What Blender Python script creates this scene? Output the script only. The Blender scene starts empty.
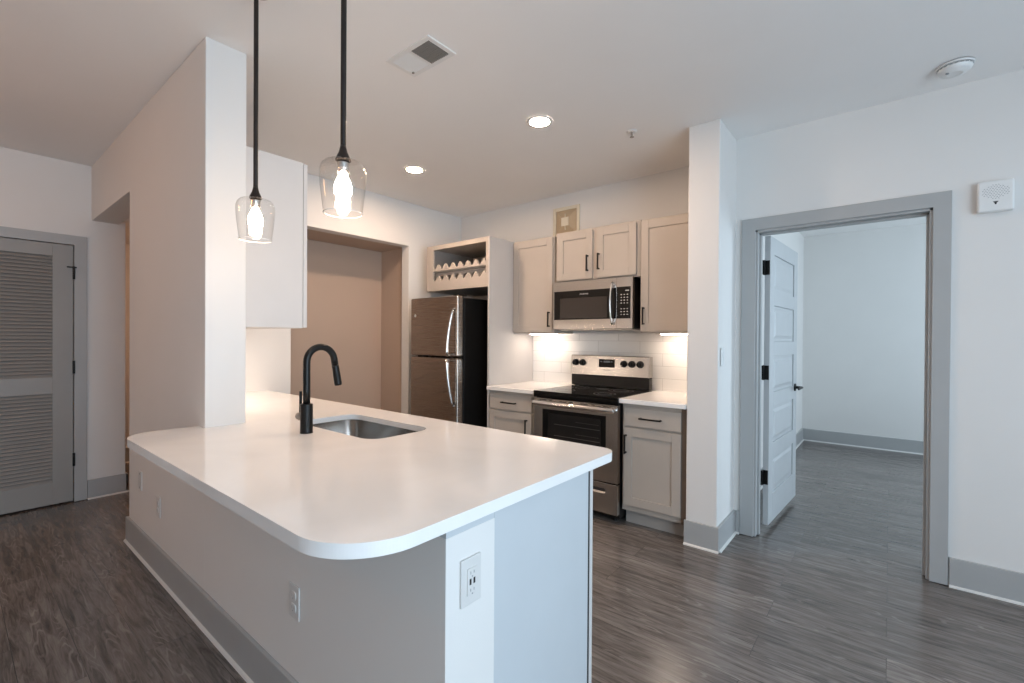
import bpy, bmesh, math, random
from mathutils import Vector, Matrix, Euler
from mathutils.geometry import tessellate_polygon

scene = bpy.context.scene
COL = scene.collection
random.seed(7)

# ------------------------------------------------------------------ camera
F_PX = 463.4358
YAW, PITCH, ROLL = math.radians(39.19), math.radians(-0.339), math.radians(0.361)
CAM = Vector((0.0, 0.0, 1.34))
fwd = Vector((-math.sin(YAW) * math.cos(PITCH), math.cos(YAW) * math.cos(PITCH), math.sin(PITCH)))
rt0 = Vector((math.cos(YAW), math.sin(YAW), 0.0))
up0 = rt0.cross(fwd)
rt = math.cos(ROLL) * rt0 + math.sin(ROLL) * up0
up = rt.cross(fwd)
cam_data = bpy.data.cameras.new('camera')
cam_data.sensor_width = 36.0
cam_data.lens = F_PX / 1024.0 * 36.0
cam_data.clip_start = 0.02
cam = bpy.data.objects.new('camera', cam_data)
COL.objects.link(cam)
M = Matrix((rt, up, -fwd)).transposed().to_4x4()
M.translation = CAM
cam.matrix_world = M
scene.camera = cam

# ------------------------------------------------------------------ world, exposure, daylight
world = bpy.data.worlds.new('world')
scene.world = world
world.use_nodes = True
bg = world.node_tree.nodes['Background']
vs = scene.view_settings
vs.view_transform = 'Standard'
vs.look = 'None'
vs.exposure = 0.0
vs.gamma = 1.0
vs.use_curve_mapping = False
scene.cycles.max_bounces = 10
scene.cycles.diffuse_bounces = 6
scene.cycles.glossy_bounces = 5
scene.cycles.transmission_bounces = 8
scene.cycles.transparent_max_bounces = 12
scene.cycles.sample_clamp_indirect = 6.0
scene.cycles.caustics_reflective = False
scene.cycles.caustics_refractive = False
scene.cycles.use_denoising = True

WY0, WYM, WY1 = -1.4, 0.7, 2.8          # living room window, from and to along the wall
ONLY = None
LIGHT = {                       # radiance / power of each kind of light
    'daya': (98.0, 124.0, 150.0),     # living room window, nearer half
    'dayb': (36.0, 46.0, 56.0),       # living room window, half towards the bedroom
    'bed': (94.0, 119.0, 143.0),      # bedroom window
    'sky': (0.12, 0.16, 0.2),
    'bulb': (120.0, 87.0, 62.0),
    'can': (490.0, 350.0, 250.0),
    'led': (84.0, 69.0, 57.0),
    'hall': (62.0, 34.0, 19.0),  # added hall dome, out of view
    'liv': (29.5, 14.0, 5.9),  # added globe, out of view, warms the left side
}
if ONLY:
    U = {'daya': 150.0, 'dayb': 150.0, 'bed': 150.0, 'sky': 1.0, 'bulb': 60.0, 'can': 130.0, 'led': 14.0, 'hall': 20.0, 'liv': 14.0}
    LIGHT = {k: ((U[k],) * 3 if k == ONLY else (0.0, 0.0, 0.0)) for k in LIGHT}


def split(k):
    p = max(LIGHT[k])
    return p, (tuple(c / p for c in LIGHT[k]) if p > 0 else (1.0, 1.0, 1.0))


p_, c_ = split('sky')
bg.inputs[0].default_value = c_ + (1,)
bg.inputs[1].default_value = p_


def area(name, loc, size, power, color, direction):
    d = bpy.data.lights.new(name, 'AREA')
    d.shape = 'RECTANGLE'
    d.size, d.size_y = size
    d.energy = power
    d.color = color
    o = bpy.data.objects.new(name, d)
    o.location = loc
    o.rotation_euler = Vector(direction).to_track_quat('-Z', 'Z').to_euler()
    COL.objects.link(o)
    return o


area('window_daylight', (2.62, (WYM + WY1) / 2, 1.35), (WY1 - WYM, 2.3), *split('dayb'), (-1, 0, 0))
area('window_daylight', (2.62, (WYM + WY0) / 2, 1.35), (WYM - WY0, 2.3), *split('daya'), (-1, 0, 0))
area('bedroom_daylight', (3.05, 5.5, 1.5), (2.0, 1.7), *split('bed'), (-1, 0, 0))

# ------------------------------------------------------------------ materials
def new_mat(name):
    m = bpy.data.materials.new(name)
    m.use_nodes = True
    nt = m.node_tree
    b = nt.nodes['Principled BSDF']
    return m, nt, b


def mat(name, col, rough=0.5, metal=0.0, var=0.04, scale=30.0, bump=0.0, bscale=200.0, spec=0.5, stretch=None, coat=0.0):
    m, nt, b = new_mat(name)
    tc = nt.nodes.new('ShaderNodeTexCoord')
    mp = nt.nodes.new('ShaderNodeMapping')
    nt.links.new(tc.outputs['Object'], mp.inputs[0])
    if stretch:
        mp.inputs['Scale'].default_value = stretch
    n = nt.nodes.new('ShaderNodeTexNoise')
    n.inputs['Scale'].default_value = scale
    n.inputs['Detail'].default_value = 3
    nt.links.new(mp.outputs[0], n.inputs[0])
    r = nt.nodes.new('ShaderNodeValToRGB')
    r.color_ramp.elements[0].position = 0.3
    r.color_ramp.elements[1].position = 0.7
    r.color_ramp.elements[0].color = tuple(max(0, c * (1 - var)) for c in col) + (1,)
    r.color_ramp.elements[1].color = tuple(min(1, c * (1 + var)) for c in col) + (1,)
    nt.links.new(n.outputs['Fac'], r.inputs[0])
    nt.links.new(r.outputs[0], b.inputs['Base Color'])
    b.inputs['Roughness'].default_value = rough
    b.inputs['Metallic'].default_value = metal
    b.inputs['Specular IOR Level'].default_value = spec
    b.inputs['Coat Weight'].default_value = coat
    if bump > 0:
        n2 = nt.nodes.new('ShaderNodeTexNoise')
        n2.inputs['Scale'].default_value = bscale
        nt.links.new(mp.outputs[0], n2.inputs[0])
        bp = nt.nodes.new('ShaderNodeBump')
        bp.inputs['Strength'].default_value = bump
        bp.inputs['Distance'].default_value = 0.002
        nt.links.new(n2.outputs['Fac'], bp.inputs['Height'])
        nt.links.new(bp.outputs[0], b.inputs['Normal'])
    return m


def emit(name, key, gain=1.0):
    m, nt, b = new_mat(name)
    p, c = split(key)
    b.inputs['Base Color'].default_value = (0.9, 0.9, 0.9, 1)
    b.inputs['Emission Color'].default_value = c + (1,)
    b.inputs['Emission Strength'].default_value = p * gain
    return m


def steel(name, col, rough, axis='x'):
    m, nt, b = new_mat(name)
    tc = nt.nodes.new('ShaderNodeTexCoord')
    mp = nt.nodes.new('ShaderNodeMapping')
    mp.inputs['Scale'].default_value = (2, 2, 260) if axis == 'x' else (260, 260, 2)
    nt.links.new(tc.outputs['Object'], mp.inputs[0])
    n = nt.nodes.new('ShaderNodeTexNoise')
    n.inputs['Scale'].default_value = 3.0
    n.inputs['Detail'].default_value = 2
    nt.links.new(mp.outputs[0], n.inputs[0])
    mr = nt.nodes.new('ShaderNodeMapRange')
    mr.inputs['To Min'].default_value = rough - 0.008
    mr.inputs['To Max'].default_value = rough + 0.012
    nt.links.new(n.outputs['Fac'], mr.inputs[0])
    nt.links.new(mr.outputs[0], b.inputs['Roughness'])
    b.inputs['Base Color'].default_value = col + (1,)
    b.inputs['Metallic'].default_value = 1.0
    return m


WALL = mat('wall_paint', (0.745, 0.73, 0.71), 0.6, var=0.01, scale=3, bump=0.15, bscale=260)
CEIL = mat('ceiling_paint', (0.87, 0.855, 0.84), 0.75, var=0.01, scale=2, bump=0.2, bscale=180)
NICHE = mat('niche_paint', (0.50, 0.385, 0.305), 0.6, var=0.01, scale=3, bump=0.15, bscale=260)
TRIM = mat('gray_trim_paint', (0.40, 0.405, 0.405), 0.4, var=0.015, scale=8)
DOORP = mat('gray_door_paint', (0.50, 0.515, 0.525), 0.4, var=0.015, scale=8)
LOUV = mat('louver_door_paint', (0.30, 0.292, 0.278), 0.45, var=0.015, scale=8)
CAULK = mat('white_shoe_molding_paint', (0.66, 0.65, 0.63), 0.45, var=0.02)
CAB = mat('greige_cabinet_paint', (0.445, 0.40, 0.355), 0.42, var=0.02, scale=6)
CABG = mat('light_gray_panel', (0.545, 0.575, 0.60), 0.45, var=0.015, scale=5)
CABW = mat('light_cabinet_laminate', (0.62, 0.60, 0.585), 0.45, var=0.015, scale=5)
PANELM = mat('pale_side_panel', (0.51, 0.49, 0.475), 0.45, var=0.015, scale=5)
RINGM = mat('dim_burner_ring', (0.06, 0.058, 0.056), 0.3)
CABIN = mat('cabinet_interior', (0.40, 0.375, 0.35), 0.5, var=0.03, scale=6)
DARKGAP = mat('dark_gap_shade', (0.13, 0.095, 0.072), 0.6)  # brown carries the shade of the gap by the wing wall
BLACK = mat('matte_black_metal', (0.006, 0.006, 0.006), 0.34, metal=0.0, var=0.1, spec=0.28)
BRONZE = mat('dark_bronze', (0.018, 0.012, 0.010), 0.4, metal=0.3, var=0.1)
BLKGLASS = mat('black_glass', (0.004, 0.004, 0.004), 0.06, var=0.1, spec=0.4)
DISPG = mat('black_display', (0.004, 0.004, 0.004), 0.35, var=0.1, spec=0.15)
OVENGLASS = mat('oven_window_glass', (0.016, 0.014, 0.013), 0.10, var=0.1, spec=0.35)
BLKPLAST = mat('black_enamel', (0.006, 0.006, 0.006), 0.33, var=0.1, bump=0.2, bscale=400, spec=0.3)
MWGLASS = mat('microwave_mesh_window', (0.036, 0.030, 0.027), 0.22, var=0.06, scale=400)
PLATEM = mat('white_wall_plate', (0.66, 0.65, 0.635), 0.4, var=0.01)
PLASTIC = mat('white_plastic', (0.78, 0.78, 0.77), 0.35, var=0.01)
IVORY = mat('ivory_plastic', (0.72, 0.66, 0.53), 0.45, var=0.02)
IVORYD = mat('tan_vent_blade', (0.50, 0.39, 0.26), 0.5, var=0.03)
GRILLE = mat('gray_grille', (0.26, 0.23, 0.20), 0.5, var=0.05)
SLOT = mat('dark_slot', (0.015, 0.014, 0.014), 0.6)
RACKM = mat('dim_oven_rack', (0.075, 0.068, 0.06), 0.5)
GREYMARK = mat('gray_perforation', (0.30, 0.31, 0.32), 0.6)
LETTER = mat('pale_lettering', (0.55, 0.54, 0.52), 0.5)
STEEL = steel('brushed_stainless', (0.60, 0.575, 0.55), 0.24)
STEELV = steel('brushed_stainless_dark', (0.39, 0.34, 0.30), 0.27)
CHROME = steel('polished_steel', (0.74, 0.72, 0.70), 0.14)
SINKM = steel('satin_sink_steel', (0.44, 0.42, 0.40), 0.22)
BULB = emit('glowing_bulb', 'bulb')
CANLENS = emit('recessed_lens_glow', 'can')
LIVLENS = emit('globe_glow', 'liv')
HALLM = emit('hall_dome_glow', 'hall')
LEDM = emit('led_strip_glow', 'led')
DISPM = mat('clock_digit', (0.26, 0.30, 0.32), 0.5)


def quartz():
    m, nt, b = new_mat('white_quartz')
    tc = nt.nodes.new('ShaderNodeTexCoord')
    n = nt.nodes.new('ShaderNodeTexNoise')
    n.inputs['Scale'].default_value = 2.2
    n.inputs['Detail'].default_value = 6
    n.inputs['Distortion'].default_value = 1.2
    nt.links.new(tc.outputs['Object'], n.inputs[0])
    r = nt.nodes.new('ShaderNodeValToRGB')
    r.color_ramp.elements[0].position = 0.35
    r.color_ramp.elements[0].color = (0.83, 0.82, 0.805, 1)
    r.color_ramp.elements[1].position = 0.6
    r.color_ramp.elements[1].color = (0.87, 0.86, 0.85, 1)
    nt.links.new(n.outputs['Fac'], r.inputs[0])
    nt.links.new(r.outputs[0], b.inputs['Base Color'])
    b.inputs['Roughness'].default_value = 0.10
    b.inputs['Specular IOR Level'].default_value = 0.45
    return m


QUARTZ = quartz()


def glass_thin():
    m = bpy.data.materials.new('clear_thin_glass')
    m.use_nodes = True
    nt = m.node_tree
    for n in list(nt.nodes):
        nt.nodes.remove(n)
    out = nt.nodes.new('ShaderNodeOutputMaterial')
    t = nt.nodes.new('ShaderNodeBsdfTransparent')
    t.inputs[0].default_value = (0.975, 0.97, 0.96, 1)
    g = nt.nodes.new('ShaderNodeBsdfGlossy')
    g.inputs['Roughness'].default_value = 0.03
    lw = nt.nodes.new('ShaderNodeLayerWeight')
    pw = nt.nodes.new('ShaderNodeMath')
    pw.operation = 'POWER'
    pw.inputs[1].default_value = 3.0
    nt.links.new(lw.outputs['Facing'], pw.inputs[0])
    no = nt.nodes.new('ShaderNodeTexNoise')
    no.inputs['Scale'].default_value = 9
    mr = nt.nodes.new('ShaderNodeMapRange')
    mr.inputs['To Min'].default_value = 0.62
    mr.inputs['To Max'].default_value = 0.74
    nt.links.new(no.outputs['Fac'], mr.inputs[0])
    mu = nt.nodes.new('ShaderNodeMath')
    mu.operation = 'MULTIPLY_ADD'
    nt.links.new(pw.outputs[0], mu.inputs[0])
    nt.links.new(mr.outputs[0], mu.inputs[1])
    mu.inputs[2].default_value = 0.035
    mx = nt.nodes.new('ShaderNodeMixShader')
    nt.links.new(mu.outputs[0], mx.inputs[0])
    nt.links.new(t.outputs[0], mx.inputs[1])
    nt.links.new(g.outputs[0], mx.inputs[2])
    nt.links.new(mx.outputs[0], out.inputs[0])
    return m


GLASS = glass_thin()
RIMGLASS = mat('glass_rim', (0.86, 0.85, 0.83), 0.15, var=0.03)


def floor_mat():
    m, nt, b = new_mat('vinyl_plank_floor')
    L = nt.links.new
    N = nt.nodes.new
    tc = N('ShaderNodeTexCoord')
    br = N('ShaderNodeTexBrick')
    br.inputs['Scale'].default_value = 1.0
    br.inputs['Brick Width'].default_value = 1.22
    br.inputs['Row Height'].default_value = 0.18
    br.inputs['Mortar Size'].default_value = 0.0012
    br.inputs['Mortar Smooth'].default_value = 0.2
    br.offset = 0.37
    br.inputs['Color1'].default_value = (0, 0, 0, 1)
    br.inputs['Color2'].default_value = (1, 1, 1, 1)
    br.inputs['Mortar'].default_value = (0.5, 0.5, 0.5, 1)
    L(tc.outputs['Object'], br.inputs[0])
    # per plank shift of the grain
    sc = N('ShaderNodeVectorMath')
    sc.operation = 'SCALE'
    sc.inputs['Scale'].default_value = 9.0
    L(br.outputs['Color'], sc.inputs[0])
    ad = N('ShaderNodeVectorMath')
    ad.operation = 'ADD'
    L(tc.outputs['Object'], ad.inputs[0])
    L(sc.outputs[0], ad.inputs[1])
    mp = N('ShaderNodeMapping')
    mp.inputs['Scale'].default_value = (2.6, 27.0, 1.0)
    L(ad.outputs[0], mp.inputs[0])
    g1 = N('ShaderNodeTexNoise')
    g1.inputs['Scale'].default_value = 1.6
    g1.inputs['Detail'].default_value = 8
    g1.inputs['Roughness'].default_value = 0.68
    g1.inputs['Distortion'].default_value = 0.7
    L(mp.outputs[0], g1.inputs[0])
    # cathedral rings
    mp2 = N('ShaderNodeMapping')
    mp2.inputs['Scale'].default_value = (0.9, 7.0, 1.0)
    L(ad.outputs[0], mp2.inputs[0])
    g2 = N('ShaderNodeTexNoise')
    g2.inputs['Scale'].default_value = 1.5
    g2.inputs['Detail'].default_value = 2.5
    L(mp2.outputs[0], g2.inputs[0])
    ml = N('ShaderNodeMath')
    ml.operation = 'MULTIPLY'
    ml.inputs[1].default_value = 95.0
    L(g2.outputs['Fac'], ml.inputs[0])
    sn = N('ShaderNodeMath')
    sn.operation = 'SINE'
    L(ml.outputs[0], sn.inputs[0])
    rg = N('ShaderNodeMapRange')
    rg.inputs['From Min'].default_value = 0.55
    rg.inputs['From Max'].default_value = 1.0
    L(sn.outputs[0], rg.inputs[0])
    # mask rings with a broader noise
    g3 = N('ShaderNodeTexNoise')
    g3.inputs['Scale'].default_value = 2.6
    L(mp2.outputs[0], g3.inputs[0])
    mk = N('ShaderNodeMapRange')
    mk.inputs['From Min'].default_value = 0.45
    mk.inputs['From Max'].default_value = 0.65
    L(g3.outputs['Fac'], mk.inputs[0])
    rm = N('ShaderNodeMath')
    rm.operation = 'MULTIPLY'
    L(rg.outputs[0], rm.inputs[0])
    L(mk.outputs[0], rm.inputs[1])
    ramp = N('ShaderNodeValToRGB')
    e = ramp.color_ramp.elements
    e[0].position = 0.30
    e[0].color = (0.052, 0.042, 0.037, 1)
    e[1].position = 0.72
    e[1].color = (0.245, 0.217, 0.200, 1)
    L(g1.outputs['Fac'], ramp.inputs[0])
    mx = N('ShaderNodeMixRGB')
    mx.inputs[2].default_value = (0.37, 0.335, 0.31, 1)
    sc2 = N('ShaderNodeMath')
    sc2.operation = 'MULTIPLY'
    sc2.inputs[1].default_value = 0.42
    L(rm.outputs[0], sc2.inputs[0])
    L(sc2.outputs[0], mx.inputs[0])
    L(ramp.outputs[0], mx.inputs[1])
    # plank tone
    tone = N('ShaderNodeMapRange')
    tone.inputs['To Min'].default_value = 0.84
    tone.inputs['To Max'].default_value = 1.14
    L(br.outputs['Color'], tone.inputs[0])
    hv = N('ShaderNodeHueSaturation')
    L(tone.outputs[0], hv.inputs['Value'])
    L(mx.outputs[0], hv.inputs['Color'])
    mm = N('ShaderNodeMixRGB')
    mm.inputs[2].default_value = (0.05, 0.042, 0.038, 1)
    L(br.outputs['Fac'], mm.inputs[0])
    L(hv.outputs[0], mm.inputs[1])
    L(mm.outputs[0], b.inputs['Base Color'])
    b.inputs['Roughness'].default_value = 0.23
    b.inputs['Specular IOR Level'].default_value = 0.85
    bp = N('ShaderNodeBump')
    bp.inputs['Strength'].default_value = 0.12
    bp.inputs['Distance'].default_value = 0.002
    L(g1.outputs['Fac'], bp.inputs['Height'])
    L(bp.outputs[0], b.inputs['Normal'])
    return m


FLOORM = floor_mat()


def tile_mat():
    m, nt, b = new_mat('white_subway_tile')
    L = nt.links.new
    N = nt.nodes.new
    tc = N('ShaderNodeTexCoord')
    mp = N('ShaderNodeMapping')
    mp.inputs['Rotation'].default_value = (math.radians(-90), 0, 0)
    mp.inputs['Location'].default_value = (0.03, 0.914, 0)
    L(tc.outputs['Object'], mp.inputs[0])
    sx = N('ShaderNodeSeparateXYZ')
    L(tc.outputs['Object'], sx.inputs[0])
    zz = N('ShaderNodeMath')
    zz.operation = 'SUBTRACT'
    zz.inputs[1].default_value = 0.912
    L(sx.outputs['Z'], zz.inputs[0])
    xx = N('ShaderNodeMath')
    xx.operation = 'ADD'
    xx.inputs[1].default_value = 0.06
    L(sx.outputs['X'], xx.inputs[0])
    cb = N('ShaderNodeCombineXYZ')
    L(xx.outputs[0], cb.inputs['X'])
    L(zz.outputs[0], cb.inputs['Y'])
    br = N('ShaderNodeTexBrick')
    br.inputs['Scale'].default_value = 1.0
    br.inputs['Brick Width'].default_value = 0.40
    br.inputs['Row Height'].default_value = 0.1035
    br.inputs['Mortar Size'].default_value = 0.0018
    br.inputs['Mortar Smooth'].default_value = 0.3
    br.inputs['Color1'].default_value = (0.83, 0.82, 0.80, 1)
    br.inputs['Color2'].default_value = (0.86, 0.85, 0.83, 1)
    br.inputs['Mortar'].default_value = (0.58, 0.56, 0.54, 1)
    L(cb.outputs[0], br.inputs[0])
    L(br.outputs['Color'], b.inputs['Base Color'])
    b.inputs['Roughness'].default_value = 0.12
    bp = N('ShaderNodeBump')
    bp.invert = True
    bp.inputs['Strength'].default_value = 0.5
    bp.inputs['Distance'].default_value = 0.003
    L(br.outputs['Fac'], bp.inputs['Height'])
    L(bp.outputs[0], b.inputs['Normal'])
    return m


TILE = tile_mat()

# ------------------------------------------------------------------ mesh helpers
OFF = {}


def BM():
    return bmesh.new()


def box(bm, x0, x1, y0, y1, z0, z1):
    v = [bm.verts.new((x, y, z)) for z in (z0, z1) for y in (y0, y1) for x in (x0, x1)]
    for f in ((0, 2, 3, 1), (4, 5, 7, 6), (0, 1, 5, 4), (2, 6, 7, 3), (0, 4, 6, 2), (1, 3, 7, 5)):
        bm.faces.new([v[i] for i in f])
    return v


def obox(bm, c, size, rot):
    """box of a size, rotated, centred on c"""
    vs_ = box(bm, -size[0] / 2, size[0] / 2, -size[1] / 2, size[1] / 2, -size[2] / 2, size[2] / 2)
    R = Euler(rot).to_matrix()
    for v in vs_:
        v.co = R @ v.co + Vector(c)
    return vs_


def prism(bm, poly, axis, a0, a1):
    """extrude a 2-D polygon (list of pairs) along an axis"""
    def P(p, a):
        if axis == 'z':
            return (p[0], p[1], a)
        if axis == 'y':
            return (p[0], a, p[1])
        return (a, p[0], p[1])
    A = [bm.verts.new(P(p, a0)) for p in poly]
    B = [bm.verts.new(P(p, a1)) for p in poly]
    n = len(poly)
    bm.faces.new(A)
    bm.faces.new(B[::-1])
    for i in range(n):
        bm.faces.new((A[i], B[i], B[(i + 1) % n], A[(i + 1) % n]))


def slab(bm, outer, holes, z0, z1):
    loops = [outer] + holes
    pts = [p for l in loops for p in l]
    tris = tessellate_polygon([[Vector((p[0], p[1], 0)) for p in l] for l in loops])
    T = [bm.verts.new((p[0], p[1], z1)) for p in pts]
    B = [bm.verts.new((p[0], p[1], z0)) for p in pts]
    for t in tris:
        try:
            bm.faces.new([T[i] for i in t])
            bm.faces.new([B[i] for i in reversed(t)])
        except ValueError:
            pass
    k = 0
    for l in loops:
        n = len(l)
        for i in range(n):
            a, c = k + i, k + (i + 1) % n
            bm.faces.new((T[a], B[a], B[c], T[c]))
        k += n
    bmesh.ops.recalc_face_normals(bm, faces=bm.faces[:])


def frame_of(d):
    d = d.normalized()
    a = Vector((0, 0, 1)) if abs(d.z) < 0.9 else Vector((1, 0, 0))
    u = d.cross(a).normalized()
    return u, d.cross(u).normalized()


def tube(bm, pts, r, n=16, cap=True):
    pts = [Vector(p) for p in pts]
    rings = []
    u = None
    for i, p in enumerate(pts):
        if i == 0:
            d = pts[1] - p
        elif i == len(pts) - 1:
            d = p - pts[i - 1]
        else:
            d = (pts[i + 1] - p).normalized() + (p - pts[i - 1]).normalized()
        d.normalize()
        if u is None:
            u, w = frame_of(d)
        else:
            u = (u - d * u.dot(d)).normalized()
            w = d.cross(u)
        rr = r[i] if isinstance(r, (list, tuple)) else r
        ra, rb = rr if isinstance(rr, tuple) else (rr, rr)
        rings.append([bm.verts.new(p + u * ra * math.cos(t) + w * rb * math.sin(t)) for t in [2 * math.pi * k / n for k in range(n)]])
    for A, B in zip(rings, rings[1:]):
        for k in range(n):
            bm.faces.new((A[k], A[(k + 1) % n], B[(k + 1) % n], B[k]))
    if cap:
        bm.faces.new(rings[0][::-1])
        bm.faces.new(rings[-1])


def lathe(bm, c, prof, n=32, axis='z', cap=(True, True)):
    """revolve (radius, height) pairs round an axis through c"""
    c = Vector(c)
    rings = []
    for r, h in prof:
        ring = []
        for k in range(n):
            t = 2 * math.pi * k / n
            a, b2 = r * math.cos(t), r * math.sin(t)
            v = {'z': (a, b2, h), 'y': (a, h, b2), 'x': (h, a, b2)}[axis]
            ring.append(bm.verts.new(c + Vector(v)))
        rings.append(ring)
    for A, B in zip(rings, rings[1:]):
        for k in range(n):
            bm.faces.new((A[k], A[(k + 1) % n], B[(k + 1) % n], B[k]))
    if cap[0]:
        bm.faces.new(rings[0][::-1])
    if cap[1]:
        bm.faces.new(rings[-1])


def obj(name, bm, m, parent=None, bevel=0.0, smooth=False, kind=None, label=None, local=False, seg=2):
    bmesh.ops.recalc_face_normals(bm, faces=bm.faces[:])
    o_ = OFF.get(parent.name, Vector()) if parent else Vector()
    if parent and not local:
        bmesh.ops.translate(bm, vec=-o_, verts=bm.verts[:])
    me = bpy.data.meshes.new(name)
    bm.to_mesh(me)
    bm.free()
    me.materials.append(m)
    if smooth:
        for p in me.polygons:
            p.use_smooth = True
    o = bpy.data.objects.new(name, me)
    COL.objects.link(o)
    if parent:
        o.parent = parent
        OFF[o.name] = o_
    if bevel > 0:
        md = o.modifiers.new('edges', 'BEVEL')
        md.width = bevel
        md.segments = seg
        md.limit_method = 'ANGLE'
        md.angle_limit = math.radians(50)
    if smooth:
        try:
            md = o.modifiers.new('weighted', 'WEIGHTED_NORMAL')
            me.set_sharp_from_angle(angle=math.radians(40))
        except Exception:
            pass
    if kind:
        o['kind'] = kind
    if label:
        o['label'] = label
    return o


def thing(name, label, cat, loc, group=None, kind=None):
    o = bpy.data.objects.new(name, None)
    COL.objects.link(o)
    o.empty_display_size = 0.1
    o.location = loc
    o['label'] = label
    o['category'] = cat
    if group:
        o['group'] = group
    if kind:
        o['kind'] = kind
    OFF[o.name] = Vector(loc)
    return o


def tag(o, label, cat, group=None):
    o['label'] = label
    o['category'] = cat
    if group:
        o['group'] = group
    return o


def struct(name, bm, m, label, cat, parent=None, bevel=0.0):
    o = obj(name, bm, m, parent, bevel=bevel)
    o['kind'] = 'structure'
    o['label'] = label
    o['category'] = cat
    return o


def dup(root, loc, label):
    r = root.copy()
    COL.objects.link(r)
    r.location = loc
    r['label'] = label
    for ch in list(root.children):
        c = ch.copy()
        COL.objects.link(c)
        c.parent = r
        for g in list(ch.children):
            d = g.copy()
            COL.objects.link(d)
            d.parent = c
    return r


def arc(cx, cy, r, a0, a1, n=12):
    return [(cx + r * math.cos(math.radians(a0 + (a1 - a0) * i / n)), cy + r * math.sin(math.radians(a0 + (a1 - a0) * i / n))) for i in range(n + 1)]


def text_mesh(name, body, size, loc, rot, m, parent):
    c = bpy.data.curves.new(name, 'FONT')
    c.body = body
    c.size = size
    c.align_x = 'CENTER'
    c.extrude = 0.0006
    t = bpy.data.objects.new('tmp', c)
    COL.objects.link(t)
    dg = bpy.context.evaluated_depsgraph_get()
    dg.update()
    me = bpy.data.meshes.new_from_object(t.evaluated_get(dg))
    bpy.data.objects.remove(t)
    me.transform(Matrix.Translation(Vector(loc) - OFF[parent.name]) @ Euler(rot).to_matrix().to_4x4())
    me.materials.clear()
    me.materials.append(m)
    o = bpy.data.objects.new(name, me)
    COL.objects.link(o)
    o.parent = parent
    return o


# ------------------------------------------------------------------ dimensions
H = 2.735
YB = 3.78            # kitchen back wall
YD = 3.49            # door wall, face to the camera
XN = -3.85           # niche wall
XL = -5.10           # hall wall with the louver door
YP0, YP1 = 0.769, 0.946   # partition wall
XP = -2.47           # its free end
XE = -0.830          # end of the half wall
ZH = 2.29            # header height

# ------------------------------------------------------------------ setting
bm = BM(); box(bm, -7.0, 2.85, -3.0, 7.6, -0.1, 0.0)
struct('floor', bm, FLOORM, 'dark gray-brown wood plank floor through the whole apartment', 'floor')
bm = BM(); box(bm, -7.0, 2.85, -3.0, 7.6, H, H + 0.1)
struct('ceiling', bm, CEIL, 'smooth white ceiling over kitchen and living area', 'ceiling')

bm = BM(); box(bm, XN, -0.835, YB, YB + 0.12, 0, H)
struct('wall_back', bm, WALL, 'white kitchen wall behind range and upper cabinets', 'wall')
bm = BM(); box(bm, -2.7995, -1.034, YB - 0.008, YB, 0.90, 1.392)
struct('wall_backsplash', bm, TILE, 'white subway tile backsplash behind the range', 'backsplash')
# wing wall beside the right-hand cabinets
bm = BM(); box(bm, -1.033, -0.838, 3.088, YB, 0, H)
struct('wall_wing', bm, WALL, 'white wing wall between kitchen cabinets and bedroom door', 'wall', bevel=0.006)
# door wall
bm = BM()
prism(bm, [(-0.838, 0), (-0.715, 0), (-0.715, 2.09), (0.185, 2.09), (0.185, 0), (2.4, 0), (2.4, H), (-0.838, H)], 'y', YD, YD + 0.12)
struct('wall_door', bm, WALL, 'white wall around the open bedroom doorway', 'wall')
# niche wall with an opening
bm = BM()
prism(bm, [(YP1, 0), (1.82, 0), (1.82, ZH), (3.03, ZH), (3.03, 0), (YB + 0.12, 0), (YB + 0.12, H), (YP1, H)], 'x', XN - 0.115, XN)
struct('wall_niche', bm, WALL, 'white wall with the tall niche opening beside the refrigerator', 'wall', bevel=0.004)
bm = BM()
box(bm, -4.50, -4.42, 1.60, 3.20, 0, 2.30)
box(bm, -4.42, XN - 0.115, 3.10, 3.20, 0, 2.30)
box(bm, -4.42, XN - 0.115, 1.60, 1.72, 0, 2.30)
box(bm, -4.50, XN - 0.115, 1.60, 3.20, 2.30, 2.38)
struct('wall_niche_interior', bm, NICHE, 'tan inside walls of the empty niche', 'wall')
# partition: full-height wall with a passage at its left
bm = BM()
prism(bm, [(-3.86, 0), (XP, 0), (XP, H), (XL, H), (XL, ZH), (-3.86, ZH)], 'y', YP0, YP1)
struct('wall_partition', bm, WALL, 'white full-height partition wall at the counter end with hall passage', 'wall', bevel=0.004)
bm = BM(); box(bm, XP, XE, YP0, YP1 + 0.002, 0, 0.852)
struct('wall_peninsula', bm, WALL, 'white half wall under the peninsula countertop', 'wall')
bm = BM(); box(bm, XP, XE - 0.001, YP0 + 0.002, YP1 + 0.002, 0.852, 0.8815)
struct('trim_1', bm, CABG, 'gray filler strip between half wall and countertop', 'trim')
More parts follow.
